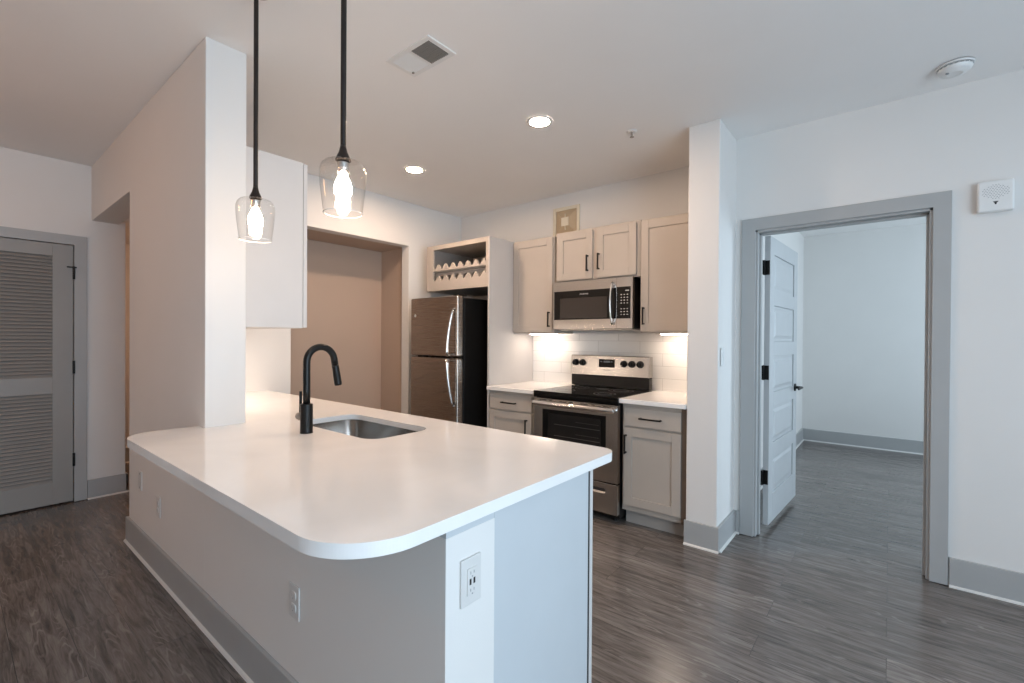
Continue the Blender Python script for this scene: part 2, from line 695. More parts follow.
# left wall, hall
bm = BM()
prism(bm, [(-3.0, 0), (-0.115, 0), (-0.115, 2.082), (0.675, 2.082), (0.675, 0), (0.99, 0), (0.99, H), (-3.0, H)], 'x', XL - 0.12, XL)
struct('wall_left', bm, WALL, 'white wall holding the gray louvered door', 'wall', bevel=0.004)
bm = BM()
box(bm, XL - 0.12, -3.965, YP1, 4.5, ZH + 0.03, ZH + 0.09)
box(bm, -6.6, XL - 0.12, 0.0, 4.5, ZH + 0.03, ZH + 0.09)
struct('ceiling_hall', bm, CEIL, 'lowered hall ceiling past the passage', 'ceiling')
bm = BM()
box(bm, -5.80, -5.76, -0.20, 0.80, 0, 2.2)
box(bm, -5.76, XL - 0.12, -0.20, -0.16, 0, 2.2)
box(bm, -5.76, XL - 0.12, 0.76, 0.80, 0, 2.2)
box(bm, -5.80, XL - 0.12, -0.20, 0.80, 2.2, 2.24)
struct('wall_closet', bm, WALL, 'inside walls of the dark closet behind the louvered door', 'wall')
bm = BM()
box(bm, -6.4, -6.28, -0.1, 4.5, 0, ZH + 0.03)
box(bm, -6.4, -3.9, 4.5, 4.6, 0, ZH + 0.03)
box(bm, -6.4, XL - 0.12, -0.1, 0.0, 0, ZH + 0.03)
struct('wall_hall', bm, WALL, 'warm lit hall wall seen through the passage', 'wall')
# unseen rest of the living room
bm = BM(); box(bm, XL - 0.12, 2.52, -3.12, -3.0, 0, H)
struct('wall_front', bm, WALL, 'white living room wall behind the viewer', 'wall')
bm = BM()
box(bm, 2.4, 2.52, -3.0, WY0, 0, H)
box(bm, 2.4, 2.52, WY1, YD + 0.12, 0, H)
box(bm, 2.4, 2.52, WY0, WY1, 0, 0.15)
box(bm, 2.4, 2.52, WY0, WY1, 2.45, H)
struct('wall_right', bm, WALL, 'living room wall with the wide balcony window', 'wall')
bm = BM()
for k in range(4):
    y = WY0 + k * (WY1 - WY0 - 0.06) / 3
    box(bm, 2.42, 2.48, y, y + 0.06, 0.15, 2.45)
box(bm, 2.42, 2.48, WY0, WY1, 0.15, 0.21)
box(bm, 2.42, 2.48, WY0, WY1, 2.39, 2.45)
w1 = struct('window_1', bm, CAULK, 'wide white framed living room window', 'window')
bm = BM(); box(bm, 2.445, 2.451, WY0 + 0.06, WY1 - 0.06, 0.21, 2.39)
obj('window_glass', bm, GLASS, w1)
# bedroom
bm = BM(); box(bm, -1.03, -0.91, YD + 0.12, 7.45, 0, H)
struct('wall_bedroom_left', bm, WALL, 'white bedroom side wall behind the open door', 'wall')
bm = BM(); box(bm, -1.03, 2.8, 7.33, 7.45, 0, H)
struct('wall_bedroom_back', bm, WALL, 'white bedroom wall opposite the doorway', 'wall')
bm = BM()
box(bm, 2.7, 2.82, YD + 0.12, 4.5, 0, H)
box(bm, 2.7, 2.82, 6.5, 7.33, 0, H)
box(bm, 2.7, 2.82, 4.5, 6.5, 0, 0.65)
box(bm, 2.7, 2.82, 4.5, 6.5, 2.35, H)
struct('wall_bedroom_right', bm, WALL, 'bedroom wall with its window', 'wall')
bm = BM()
for y in (4.5, 5.47, 6.44):
    box(bm, 2.73, 2.79, y, y + 0.06, 0.65, 2.35)
box(bm, 2.73, 2.79, 4.5, 6.5, 0.65, 0.71)
box(bm, 2.73, 2.79, 4.5, 6.5, 2.29, 2.35)
w2 = struct('window_2', bm, CAULK, 'white framed bedroom window', 'window')
bm = BM(); box(bm, 2.755, 2.76, 4.56, 6.44, 0.71, 2.29)
obj('window_glass', bm, GLASS, w2)

# ---- baseboards, each with its white bead at the floor
BBH, BBT = 0.158, 0.016


def baseboard(name, runs, label, h=BBH):
    """runs: (axis, wall coordinate, side, from, to)"""
    b1, b2 = BM(), BM()
    for ax, c, s, a, b in runs:
        lo, hi = sorted((c, c + s * BBT))
        q = c + s * BBT
        l2, h2 = sorted((q, q + s * 0.013))
        if ax == 'x':
            box(b1, a, b, lo, hi, 0, h)
            prism(b2, [(q, 0.0), (q + s * 0.011, 0.0), (q + s * 0.008, 0.007), (q, 0.012)], 'x', a, b)
        else:
            box(b1, lo, hi, a, b, 0, h)
            prism(b2, [(q, 0.0), (q + s * 0.011, 0.0), (q + s * 0.008, 0.007), (q, 0.012)], 'y', a, b)
    o = struct(name, b1, TRIM, label, 'baseboard', bevel=0.003)
    obj('shoe_bead', b2, CAULK, o, label='white bead along the floor')
    return o


baseboard('baseboard_right', [('x', YD, -1, 0.262, 2.4)], 'gray baseboard right of the bedroom doorway')
baseboard('baseboard_wing', [('x', 3.088, -1, -1.040, -0.838 + BBT), ('y', -0.838, 1, 3.088, YD), ('x', YD, -1, -0.838 + BBT, -0.796)],
          'gray baseboard wrapping the wing wall foot')
baseboard('baseboard_peninsula', [('x', YP0, -1, -3.86 - BBT, XE), ('y', -3.86, -1, YP0, YP1)], 'tall gray baseboard along the half wall under the counter')
baseboard('baseboard_left', [('y', XL, 1, 0.745, 0.99 + BBT), ('x', 0.99, 1, XL - 0.12, XL + BBT)], 'gray baseboard between louvered door and hall passage')
baseboard('baseboard_hall', [('y', -6.28, 1, 0.0, 4.5)], 'gray baseboard on the far hall wall')
baseboard('baseboard_bedroom', [('x', 7.33, -1, -0.91, 2.7), ('y', -0.91, 1, YD + 0.15, 7.33)], 'gray baseboard around the bedroom walls')

# ---- bedroom doorway casing and jambs
bm = BM()
CX0, CX1, CI0, CI1, CZ, CZI = -0.795, 0.257, -0.710, 0.180, 2.165, 2.085
prism(bm, [(CX0, 0.004), (CI0, 0.004), (CI0, CZI), (CI1, CZI), (CI1, 0.004), (CX1, 0.004), (CX1, CZ), (CX0, CZ)], 'y', YD - 0.018, YD)
box(bm, -0.715, -0.697, YD - 0.004, YD + 0.124, 0.004, 2.088)
box(bm, 0.167, 0.185, YD - 0.004, YD + 0.124, 0.004, 2.088)
box(bm, -0.715, 0.185, YD - 0.004, YD + 0.124, 2.070, 2.090)
box(bm, -0.697, -0.685, YD + 0.045, YD + 0.080, 0.004, 2.07)
box(bm, 0.155, 0.167, YD + 0.045, YD + 0.080, 0.004, 2.07)
box(bm, -0.697, 0.167, YD + 0.045, YD + 0.080, 2.058, 2.07)
tr = struct('trim_2', bm, TRIM, 'gray casing and jambs of the open bedroom doorway', 'trim', bevel=0.002)
bm = BM(); box(bm, 0.1655, 0.1668, YD + 0.085, YD + 0.112, 0.92, 0.98)
obj('strike_plate', bm, BLACK, tr, label='black strike plate')

# ---- bedroom door, open into the bedroom (hinge on the left jamb)
DW, DH, DT = 0.86, 2.026, 0.036
HX, HY = -0.685, YD + 0.155
droot = bpy.data.objects.new('door_2', None)
COL.objects.link(droot)
droot.location = (HX, HY, 0.045)
droot.rotation_euler = (0, 0, math.radians(-3.2))
droot['kind'] = 'structure'
droot['label'] = 'open gray five-panel bedroom door with black lever'
droot['category'] = 'door'
# leaf runs along +y from the hinge, thickness along +x
bm = BM()
st = 0.115
box(bm, 0, DT, 0, st, 0, DH)
box(bm, 0, DT, DW - st, DW, 0, DH)
zs = [0.0, 0.20]
ph = (DH - 0.20 - 0.12 - 4 * 0.105) / 5
for i in range(5):
    zs += [zs[-1] + ph, zs[-1] + ph + (0.105 if i < 4 else 0.12)]
rails = [(zs[2 * i], zs[2 * i + 1]) for i in range(6)]
for a, b in rails:
    box(bm, 0, DT, st, DW - st, a, b)
for i in range(5):
    z0, z1 = rails[i][1], rails[i + 1][0]
    box(bm, 0.009, DT - 0.009, st, DW - st, z0, z1)
    for s in (0, 1):          # raised field on each face
        xa, xb = (DT - 0.009, DT - 0.002) if s else (0.002, 0.009)
        m0, m1 = 0.022, 0.045
        q = []
        for mm_, xx in ((m0, xa if s else xb), (m1, xb if s else xa)):
            q.append([bm.verts.new((xx, y, z)) for y, z in ((st + mm_, z0 + mm_), (DW - st - mm_, z0 + mm_), (DW - st - mm_, z1 - mm_), (st + mm_, z1 - mm_))])
        for k in range(4):
            bm.faces.new((q[0][k], q[0][(k + 1) % 4], q[1][(k + 1) % 4], q[1][k]))
        bm.faces.new(q[1])
obj('door_leaf', bm, DOORP, droot, bevel=0.002, local=True)
for z in (0.334, 1.069, 1.804):
    bm = BM()
    box(bm, -0.003, DT - 0.004, -0.003, 0.0, z - 0.05, z + 0.05)
    tube(bm, [(0.0, -0.010, z - 0.052), (0.0, -0.010, z + 0.052)], 0.007, 10)
    box(bm, -0.006, 0.006, -0.034, -0.010, z - 0.05, z + 0.05)
    obj('hinge', bm, BLACK, droot, local=True, label='black butt hinge')
bm = BM()
for s in (1, -1):
    x0 = DT if s > 0 else 0
    lathe(bm, (x0, DW - 0.07, 0.91), [(0.031, 0), (0.031, s * 0.008), (0.012, s * 0.012), (0.011, s * 0.05)], 20, 'x')
    tube(bm, [(x0 + s * 0.05, DW - 0.058, 0.91), (x0 + s * 0.052, DW - 0.10, 0.911), (x0 + s * 0.05, DW - 0.185, 0.906)], [(0.010, 0.010), (0.009, 0.010), (0.006, 0.009)], 12)
obj('lever_handle', bm, BLACK, droot, local=True, label='black lever handle')

# ---- louvered closet door
bm = BM()
ly0, ly1 = -0.10, 0.660
lz1 = 2.066
prism(bm, [(ly0 - 0.075, 0.004), (ly0 - 0.004, 0.004), (ly0 - 0.004, lz1 + 0.004), (ly1 + 0.004, lz1 + 0.004), (ly1 + 0.004, 0.004), (ly1 + 0.082, 0.004), (ly1 + 0.082, 2.146), (ly0 - 0.075, 2.146)], 'x', XL, XL + 0.018)
struct('trim_3', bm, TRIM, 'gray casing around the louvered closet door', 'trim', bevel=0.003)
bm = BM()
xf, xb = XL + 0.004, XL - 0.030
lat = 0.12
prism_parts = [(ly0, ly0 + lat, 0.012, lz1), (ly1 - lat, ly1, 0.012, lz1), (ly0 + lat, ly1 - lat, 0.012, 0.185), (ly0 + lat, ly1 - lat, 0.885, 1.015), (ly0 + lat, ly1 - lat, 1.968, lz1)]
for a, b, c, d in prism_parts:
    box(bm, xb, xf, a, b, c, d)
d1 = struct('door_1', bm, LOUV, 'gray louvered closet door with black hinges', 'door', bevel=0.0015)
for z0, z1 in ((0.185, 0.885), (1.015, 1.968)):
    bm = BM()
    n = round((z1 - z0) / 0.0275)
    for i in range(n):
        z = z0 + (i + 0.5) * (z1 - z0) / n
        obox(bm, (XL - 0.012, (ly0 + ly1) / 2, z), (0.005, ly1 - ly0 - 2 * lat, 0.036), (0, math.radians(-38), 0))
    obj('louver_panel', bm, LOUV, d1)
for z in (0.347, 1.09, 1.847):
    bm = BM()
    tube(bm, [(XL + 0.020, ly1 + 0.002, z - 0.052), (XL + 0.020, ly1 + 0.002, z + 0.052)], 0.008, 10)
    if z > 1.5:
        box(bm, XL + 0.018, XL + 0.028, ly1 - 0.040, ly1 + 0.018, z + 0.038, z + 0.048)
    obj('hinge', bm, BLACK, d1, label='black hinge')

# ------------------------------------------------------------------ peninsula countertop
ZC0, ZC1 = 0.882, 0.915
sx0, sx1, sy0, sy1 = -2.325, -1.660, 1.117, 1.452
outer = ([(-2.545, YP0 - 0.001), (-2.560, 0.68)] + arc(-2.435, 0.605, 0.125, 180, 270, 24)
         + arc(-0.985, 0.66, 0.18, 270, 360, 36) + arc(-0.875, 1.57, 0.07, 0, 90, 16)
         + [(XN + 0.002, 1.64), (XN + 0.002, YP1 + 0.001), (XP + 0.001, YP1 + 0.001), (XP + 0.001, YP0 - 0.001)])
rr = 0.075
hole = (arc(sx1 - rr, sy1 - rr, rr, 90, 0, 8) + arc(sx1 - rr, sy0 + rr, rr, 0, -90, 8)
        + arc(sx0 + rr, sy0 + rr, rr, -90, -180, 8) + arc(sx0 + rr, sy1 - rr, rr, 180, 90, 8))
bm = BM(); slab(bm, outer, [hole], ZC0, ZC1)
tag(obj('peninsula_countertop', bm, QUARTZ, bevel=0.004, seg=3), 'large white quartz peninsula countertop with rounded corners and sink cutout', 'countertop')

# sink under the cutout
sink = thing('kitchen_sink', 'undermount stainless sink in the white peninsula countertop', 'sink', ((sx0 + sx1) / 2, (sy0 + sy1) / 2, 0.68))
bm = BM()


def rrect(x0, x1, y0, y1, r, n=8):
    return (arc(x1 - r, y1 - r, r, 0, 90, n) + arc(x0 + r, y1 - r, r, 90, 180, n) + arc(x0 + r, y0 + r, r, 180, 270, n) + arc(x1 - r, y0 + r, r, 270, 360, n))


rings = []
for d, z in ((0.0015, ZC0 + 0.007), (0.0030, ZC0 + 0.006), (0.010, 0.73), (0.03, 0.692), (0.06, 0.684)):
    rings.append([bm.verts.new((x, y, z)) for x, y in rrect(sx0 + d, sx1 - d, sy0 + d, sy1 - d, max(0.02, rr - d * 0.5))])
for A, B in zip(rings, rings[1:]):
    n = len(A)
    for k in range(n):
        bm.faces.new((A[k], A[(k + 1) % n], B[(k + 1) % n], B[k]))
bm.faces.new(rings[-1])
bas = obj('basin', bm, SINKM, sink, smooth=True)
md = bas.modifiers.new('gauge', 'SOLIDIFY'); md.thickness = 0.0012; md.offset = 1
bm = BM()
lathe(bm, ((sx0 + sx1) / 2, (sy0 + sy1) / 2, 0.685), [(0.045, 0), (0.045, 0.003), (0.036, 0.004), (0.033, 0.001)], 24)
obj('drain', bm, CHROME, sink, smooth=True)

# faucet
fx, fy = -2.012, 1.022
fa = thing('kitchen_faucet', 'matte black gooseneck kitchen faucet beside the sink', 'faucet', (fx, fy, ZC1))
bm = BM()
lathe(bm, (fx, fy, ZC1), [(0.0275, 0), (0.0275, 0.002), (0.0265, 0.004), (0.0265, 0.128), (0.0245, 0.130), (0.0165, 0.131)], 32)
obj('faucet_base', bm, BLACK, fa, smooth=True)
bm = BM()
ra = 0.066
zt = 1.313 - 0.016 - ra
neck = [(fx, fy, ZC1 + 0.12), (fx, fy, 1.10)] + [(fx, fy + ra - ra * math.cos(math.radians(a)), zt + ra * math.sin(math.radians(a))) for a in range(0, 171, 10)]
last = neck[-1]
dv = Vector((0, math.sin(math.radians(170)), math.cos(math.radians(170))))
tip = Vector(last) + dv * 0.035
tube(bm, neck + [tuple(tip)], 0.0155, 20)
obj('gooseneck', bm, BLACK, fa, smooth=True)
bm = BM()
tube(bm, [tip - dv * 0.004, tip, tip + dv * 0.012, tip + dv * 0.085, tip + dv * 0.092], [0.0158, 0.0162, 0.0166, 0.0176, 0.0160], 20)
obj('spray_head', bm, BLACK, fa, smooth=True)
bm = BM()
hv_ = Vector((-0.9, -0.10, 0)).normalized()
pc = Vector((fx, fy, 0.985))
tube(bm, [pc + hv_ * 0.022, pc + hv_ * 0.045, pc + hv_ * 0.060, pc + hv_ * 0.066], [0.014, 0.019, 0.017, 0.008], 18)
hub = obj('handle_hub', bm, GRILLE, fa, smooth=True)
bm = BM()
lp_ = pc + hv_ * 0.045
tube(bm, [lp_, lp_ + Vector((0, 0, 0.112))], 0.0062, 12)
obj('lever', bm, BLACK, hub, smooth=True)


# ------------------------------------------------------------------ shaker fronts, handles
def shaker(bm, x0, x1, z0, z1, yf, yb, rail=0.062, rec=0.009, flip=1):
    """front face at yf (towards the viewer when yf < yb); frame and recessed panel"""
    a, b = sorted((yf, yb))
    box(bm, x0, x0 + rail, a, b, z0, z1)
    box(bm, x1 - rail, x1, a, b, z0, z1)
    box(bm, x0 + rail, x1 - rail, a, b, z0, z0 + rail)
    box(bm, x0 + rail, x1 - rail, a, b, z1 - rail, z1)
    if yf < yb:
        box(bm, x0 + rail, x1 - rail, yf + rec, yb, z0 + rail, z1 - rail)
    else:
        box(bm, x0 + rail, x1 - rail, yb, yf - rec, z0 + rail, z1 - rail)


def pull(parent, x, y, z, length, vertical, s=-1):
    """black bar pull standing off a front at y (s: outward direction)"""
    bm = BM()
    r, so = 0.0055, 0.028
    h = length / 2
    if vertical:
        P = [(x, y, z - h + 0.008), (x, y + s * so, z - h + 0.008), (x, y, z + h - 0.008), (x, y + s * so, z + h - 0.008)]
        box(bm, x - r, x + r, *sorted((y + s * (so - r), y + s * (so + r))), z - h, z + h)
    else:
        P = [(x - h + 0.008, y, z), (x - h + 0.008, y + s * so, z), (x + h - 0.008, y, z), (x + h - 0.008, y + s * so, z)]
        box(bm, x - h, x + h, *sorted((y + s * (so - r), y + s * (so + r))), z - r, z + r)
    for i in (0, 2):
        c, d = P[i], P[i + 1]
        box(bm, c[0] - r, c[0] + r, *sorted((c[1], d[1])), c[2] - r, c[2] + r)
    return obj('handle', bm, BLACK, parent, bevel=0.0015, label='black bar pull')


# peninsula base cabinets, fronts towards the kitchen (+y)
PY0, PY1 = YP1 + 0.004, 1.464
units = [(-1.405, -0.832, 'gray peninsula base cabinet at the open counter end', 1),
         (-2.305, -1.407, 'gray sink base cabinet under the peninsula', 2)]
for x0, x1, lab, nd in units:
    r = thing('peninsula_cabinet', lab, 'cabinet', ((x0 + x1) / 2, (PY0 + PY1) / 2, 0), 'base cabinets under the peninsula')
    bm = BM()
    top = 0.880 if nd == 1 else 0.660
    box(bm, x0, x1 - 0.010, PY0, PY1 - 0.010, 0.10, top)
    box(bm, x0 + 0.01, x1 - 0.012, PY0, PY1 - 0.07, 0, 0.10)
    if nd == 2:
        box(bm, x0, x1, PY1 - 0.010, PY1 - 0.004, 0.66, 0.87)
    obj('carcass', bm, CABIN if nd == 1 else CAB, r)
    if nd == 1:
        bm = BM(); box(bm, x1 - 0.010, x1, PY0, PY1 - 0.005, 0, 0.880)
        obj('end_panel', bm, CABG, r, bevel=0.001, label='pale gray end panel')
        bm = BM(); box(bm, x1 - 0.014, x1 - 0.002, PY1 - 0.005, PY1 + 0.0075, 0.02, 0.878)  # dark strip painted in place of the shadow in the door gap
        obj('gap_shadow', bm, SLOT, r, label='dark strip painted as the gap shadow between end panel and door')
        bm = BM(); shaker(bm, x0 + 0.004, x1, 0.02, 0.878, PY1 + 0.028, PY1 + 0.008)
        d = obj('door', bm, CABW, r, bevel=0.001)
        pull(d, x0 + 0.05, PY1 + 0.028, 0.72, 0.14, True, 1)
        continue
    w = (x1 - x0 - 0.012) / nd
    for i in range(nd):
        a = x0 + 0.006 + i * w
        bm = BM(); shaker(bm, a + 0.002, a + w - 0.002, 0.11, 0.70, PY1 + 0.022, PY1 + 0.002)
        d = obj('door', bm, CABG, r, bevel=0.0015)
        pull(d, a + 0.05, PY1 + 0.022, 0.62, 0.14, True, 1)
        bm = BM(); box(bm, a + 0.002, a + w - 0.002, PY1 + 0.002, PY1 + 0.022, 0.715, 0.875)
        d = obj('drawer', bm, CABG, r, bevel=0.0015)
        pull(d, a + w / 2, PY1 + 0.022, 0.795, 0.16, False, 1)

# upper cabinet on the back of the partition wall
ux0, ux1 = XN + 0.004, -2.552
r = thing('upper_cabinet', 'pale upper cabinet on the back of the partition wall beside the pendants', 'cabinet', ((ux0 + ux1) / 2, 1.1, 1.392))
bm = BM(); box(bm, ux0, ux1, YP1 + 0.001, 1.272, 1.392, 2.315)
obj('carcass', bm, CABW, r, bevel=0.001)
for i in range(3):
    w = (ux1 - ux0) / 3
    bm = BM(); shaker(bm, ux0 + i * w + 0.002, ux0 + (i + 1) * w - 0.002, 1.396, 2.312, 1.298, 1.276)
    d = obj('door', bm, CABW, r, bevel=0.002)
LEDS = []


def led(name_label, x0, x1, y0, y1, z):
    r = thing('led_light_bar', name_label, 'light', ((x0 + x1) / 2, (y0 + y1) / 2, z), 'light bars under the upper cabinets')
    bm = BM(); box(bm, x0, x1, y0, y1, z - 0.008, z - 0.0005)
    obj('housing', bm, PLASTIC, r)
    bm = BM(); box(bm, x0 + 0.006, x1 - 0.006, y0 + 0.004, y1 - 0.004, z - 0.011, z - 0.0075)
    obj('diffuser', bm, LEDM, r)


led('small light bar under the upper cabinet on the partition wall', -3.75, -3.00, 0.985, 1.02, 1.392)

# ------------------------------------------------------------------ kitchen back run: base cabinets
YF = 3.10     # front of doors
YCT = 3.075   # counter front


def base_cab(x0, x1, fx0, fx1, label, hx, hand):
    r = thing('base_cabinet', label, 'cabinet', ((x0 + x1) / 2, 3.4, 0), 'base cabinets beside the range')
    bm = BM()
    box(bm, x0, x1, YF + 0.021, YB - 0.012, 0.108, 0.881)
    obj('carcass', bm, CAB, r, bevel=0.001)
    bm = BM(); box(bm, x0 + 0.002, x1 - 0.002, YF + 0.085, YF + 0.10, 0.0, 0.108)
    obj('toe_kick', bm, CABIN, r)
    bm = BM(); box(bm, fx0, fx1, YF, YF + 0.02, 0.722, 0.853)
    d = obj('drawer', bm, CAB, r, bevel=0.002)
    pull(d, hx, YF, 0.785, 0.158, False)
    bm = BM(); shaker(bm, fx0, fx1, 0.152, 0.708, YF, YF + 0.02, rail=0.060)
    d = obj('door', bm, CAB, r, bevel=0.0015)
    pull(d, hand, YF, 0.592, 0.137, True)
    return r


rb_ = base_cab(-1.500, -1.038, -1.483, -1.074, 'greige base cabinet right of the range beside the wing wall', -1.280, -1.463)
bm = BM(); box(bm, -1.0725, -1.0395, YF + 0.012, YF + 0.021, 0.108, 0.880)  # dark colour stands for shade in the recessed gap
obj('gap_shade_strip', bm, DARKGAP, rb_, label='dark brown strip painted as the shaded gap beside the wing wall')
base_cab(-2.799, -2.272, -2.785, -2.314, 'greige base cabinet between refrigerator panel and range', -2.553, -2.359)
for x0, x1, lab in ((-1.512, -1.0365, 'white quartz countertop right of the range'), (-2.799, -2.275, 'white quartz countertop left of the range')):
    bm = BM(); box(bm, x0, x1, YCT, YB - 0.009, ZC0, ZC1)
    tag(obj('countertop', bm, QUARTZ, bevel=0.004, seg=3), lab, 'countertop', 'countertops beside the range')

# ------------------------------------------------------------------ upper cabinets
YU = 3.440


def upper(x0, x1, z0, z1, fronts, label):
    r = thing('upper_cabinet', label, 'cabinet', ((x0 + x1) / 2, 3.6, z0), 'greige upper cabinets')
    bm = BM(); box(bm, x0, x1, YU + 0.021, YB - 0.001, z0, z1)
    obj('carcass', bm, CAB, r, bevel=0.001)
    for a, b, c, d, hx, hz, hl_ in fronts:
        bm = BM(); shaker(bm, a, b, c, d, YU, YU + 0.02, rail=0.062)
        dd = obj('door', bm, CAB, r, bevel=0.0015)
        pull(dd, hx, YU, hz, hl_, True)


upper(-2.7995, -2.335, 1.392, 2.262, [(-2.794, -2.345, 1.404, 2.250, -2.372, 1.516, 0.137)], 'tall greige upper cabinet left of the microwave')
upper(-2.315, -1.523, 1.836, 2.280, [(-2.296, -1.942, 1.852, 2.262, -1.982, 1.982, 0.137), (-1.903, -1.553, 1.852, 2.262, -1.877, 1.986, 0.137)],
      'short two-door greige cabinet above the microwave')
upper(-1.518, -1.038, 1.392, 2.275, [(-1.512, -1.044, 1.404, 2.262, -1.483, 1.523, 0.137)], 'tall greige upper cabinet right of the microwave')
led('light bar under the cabinet left of the microwave', -2.72, -2.40, 3.60, 3.63, 1.392)
led('light bar under the cabinet right of the microwave', -1.42, -1.10, 3.60, 3.63, 1.392)

# ------------------------------------------------------------------ microwave
mx0, mx1, mz0, mz1, my = -2.300, -1.556, 1.428, 1.833, 3.39
r = thing('microwave', 'stainless over-the-range microwave with black window under the short cabinet', 'microwave', ((mx0 + mx1) / 2, 3.58, mz0))
bm = BM(); box(bm, mx0 + 0.004, mx1 - 0.002, my + 0.038, YB - 0.01, mz0, mz1)
obj('body', bm, BLKPLAST, r, bevel=0.002)
bm = BM()
box(bm, mx0 + 0.03, mx1 - 0.03, my + 0.07, YB - 0.05, mz0 - 0.012, mz0)
obj('vent_underside', bm, STEEL, r, bevel=0.003)
for xg in (-2.20, -1.90):
    bm = BM()
    for i in range(9):
        box(bm, xg + i * 0.02, xg + i * 0.02 + 0.012, my + 0.09, my + 0.17, mz0 - 0.014, mz0 - 0.0115)
    obj('filter', bm, GRILLE, r)
spx = -1.692
bm = BM()
wx0, wx1, wz0, wz1 = -2.288, -1.752, 1.506, 1.752
box(bm, mx0, wx0, my, my + 0.037, mz0, mz1)
box(bm, wx1, spx, my, my + 0.037, mz0, wz0)
box(bm, wx1, spx, my, my + 0.037, wz1, mz1)
box(bm, wx0, wx1, my, my + 0.037, mz0, wz0)
box(bm, wx0, wx1, my, my + 0.037, wz1, mz1)
box(bm, wx1, spx, my + 0.004, my + 0.037, wz0, wz1)
dr = obj('door', bm, STEEL, r)
bm = BM(); box(bm, wx0, spx - 0.004, my + 0.001, my + 0.030, wz0, wz1)
obj('window_frame', bm, BLKGLASS, dr)
bm = BM(); box(bm, -2.228, -1.776, my + 0.0005, my + 0.002, 1.518, 1.690)
obj('window', bm, MWGLASS, dr)
bm = BM()
hp = []
for i in range(13):
    t = i / 12
    hp.append((-1.722, my - 0.012 - 0.036 * math.sin(math.pi * t) ** 0.8, 1.462 + t * 0.335))
tube(bm, hp, [(0.014, 0.008)] * 13, 14)
box(bm, -1.730, -1.714, my - 0.014, my + 0.003, 1.470, 1.490)
box(bm, -1.730, -1.714, my - 0.014, my + 0.003, 1.772, 1.790)
obj('handle', bm, CHROME, dr, smooth=True, label='curved polished handle')
bm = BM(); box(bm, spx + 0.0015, mx1, my, my + 0.037, mz0, mz1)
cp = obj('control_panel', bm, STEEL, r)
bm = BM(); box(bm, spx + 0.002, -1.572, my - 0.0012, my + 0.002, wz0, 1.757)
pg = obj('keypad', bm, BLKGLASS, cp)
for i in range(3):
    for j in range(8):
        if j == 4:
            continue
        x = -1.650 + i * 0.026
        z = 1.695 - j * 0.0225
        w_ = (0.006, 0.0045, 0.0055)[(i + j) % 3]
        bm = BM(); box(bm, x - w_, x + w_, my - 0.002, my - 0.0011, z - 0.003, z + 0.003)
        obj('key_legend', bm, LETTER, cp)
bm = BM(); box(bm, -1.615, -1.585, my - 0.002, my - 0.0011, 1.722, 1.730)
obj('clock_legend', bm, LETTER, cp)
text_mesh('wordmark', 'FRIGIDAIRE', 0.016, (-1.99, my + 0.0004, 1.715), (math.pi / 2, 0, 0), LETTER, r)

# ------------------------------------------------------------------ range
rx0, rx1, ry = -2.262, -1.508, 3.06
r = thing('electric_range', 'stainless electric range with black glass cooktop between base cabinets', 'range', ((rx0 + rx1) / 2, 3.4, 0))
bm = BM(); box(bm, rx0 + 0.003, rx1 - 0.003, ry + 0.042, YB - 0.045, 0.035, 0.900)
for x in (rx0 + 0.06, rx1 - 0.06):
    for y in (ry + 0.09, YB - 0.11):
        lathe(bm, (x, y, 0), [(0.018, 0), (0.018, 0.035)], 12)
obj('body', bm, BLKPLAST, r)
bm = BM(); box(bm, rx0, rx1, ry - 0.004, YB - 0.10, 0.900, 0.920)
box(bm, rx0, rx1, ry - 0.004, ry + 0.04, 0.868, 0.900)
ck = obj('cooktop', bm, BLKGLASS, r, bevel=0.004)
for bx, by, br_ in ((-2.08, 3.22, 0.10), (-1.70, 3.22, 0.085), (-2.08, 3.50, 0.075), (-1.70, 3.50, 0.10), (-1.885, 3.53, 0.05)):
    bm = BM()
    for q in (1.0, 0.62):
        lathe(bm, (bx, by, 0.9200), [(br_ * q, 0), (br_ * q, 0.0006), (br_ * q - 0.004, 0.0006), (br_ * q - 0.004, 0)], 40, cap=(False, False))
    obj('burner_ring', bm, RINGM, ck)
# backguard
bm = BM(); box(bm, -2.276, -1.532, 3.665, YB - 0.045, 0.922, 1.022)
obj('backguard_base', bm, BLKPLAST, r, bevel=0.004)
bm = BM(); prism(bm, [(3.650, 1.022), (YB - 0.045, 1.022), (YB - 0.045, 1.196), (3.672, 1.198), (3.664, 1.192)], 'x', -2.278, -1.530)
bgd = obj('backguard', bm, STEEL, r, bevel=0.003)
bm = BM(); obox(bm, (-1.914, 3.6575, 1.131), (0.150, 0.004, 0.070), (math.radians(-4.5), 0, 0))
obj('display', bm, DISPG, bgd)
marks = [(x, 1.145, 0.010, 0.015) for x in (-1.935, -1.918, -1.902, -1.888)] + [(x, 1.145, 0.012, 0.007) for x in (-1.965, -1.865)]
marks += [(-1.968 + i * 0.027, 1.112, 0.013, 0.006) for i in range(5)]
for x, z, w_, h_ in marks:
    bm = BM(); obox(bm, (x, 3.6540 + (1.145 - z) * 0.04, z), (w_, 0.001, h_), (math.radians(-4.5), 0, 0))
    obj('display_mark', bm, DISPM, bgd)
text_mesh('wordmark', 'FRIGIDAIRE', 0.014, (-1.91, 3.6515, 1.068), (math.pi / 2, 0, 0), GREYMARK, r)
for kx in (-2.226, -2.153, -1.752, -1.680, -1.606):
    bm = BM()
    lathe(bm, (kx, 3.659, 1.131), [(0.030, 0.0), (0.030, -0.006), (0.025, -0.010), (0.022, -0.030), (0.018, -0.034)], 24, 'y')
    box(bm, kx - 0.005, kx + 0.005, 3.617, 3.628, 1.109, 1.153)
    obj('knob', bm, BLACK, bgd, smooth=True, label='black control knob')
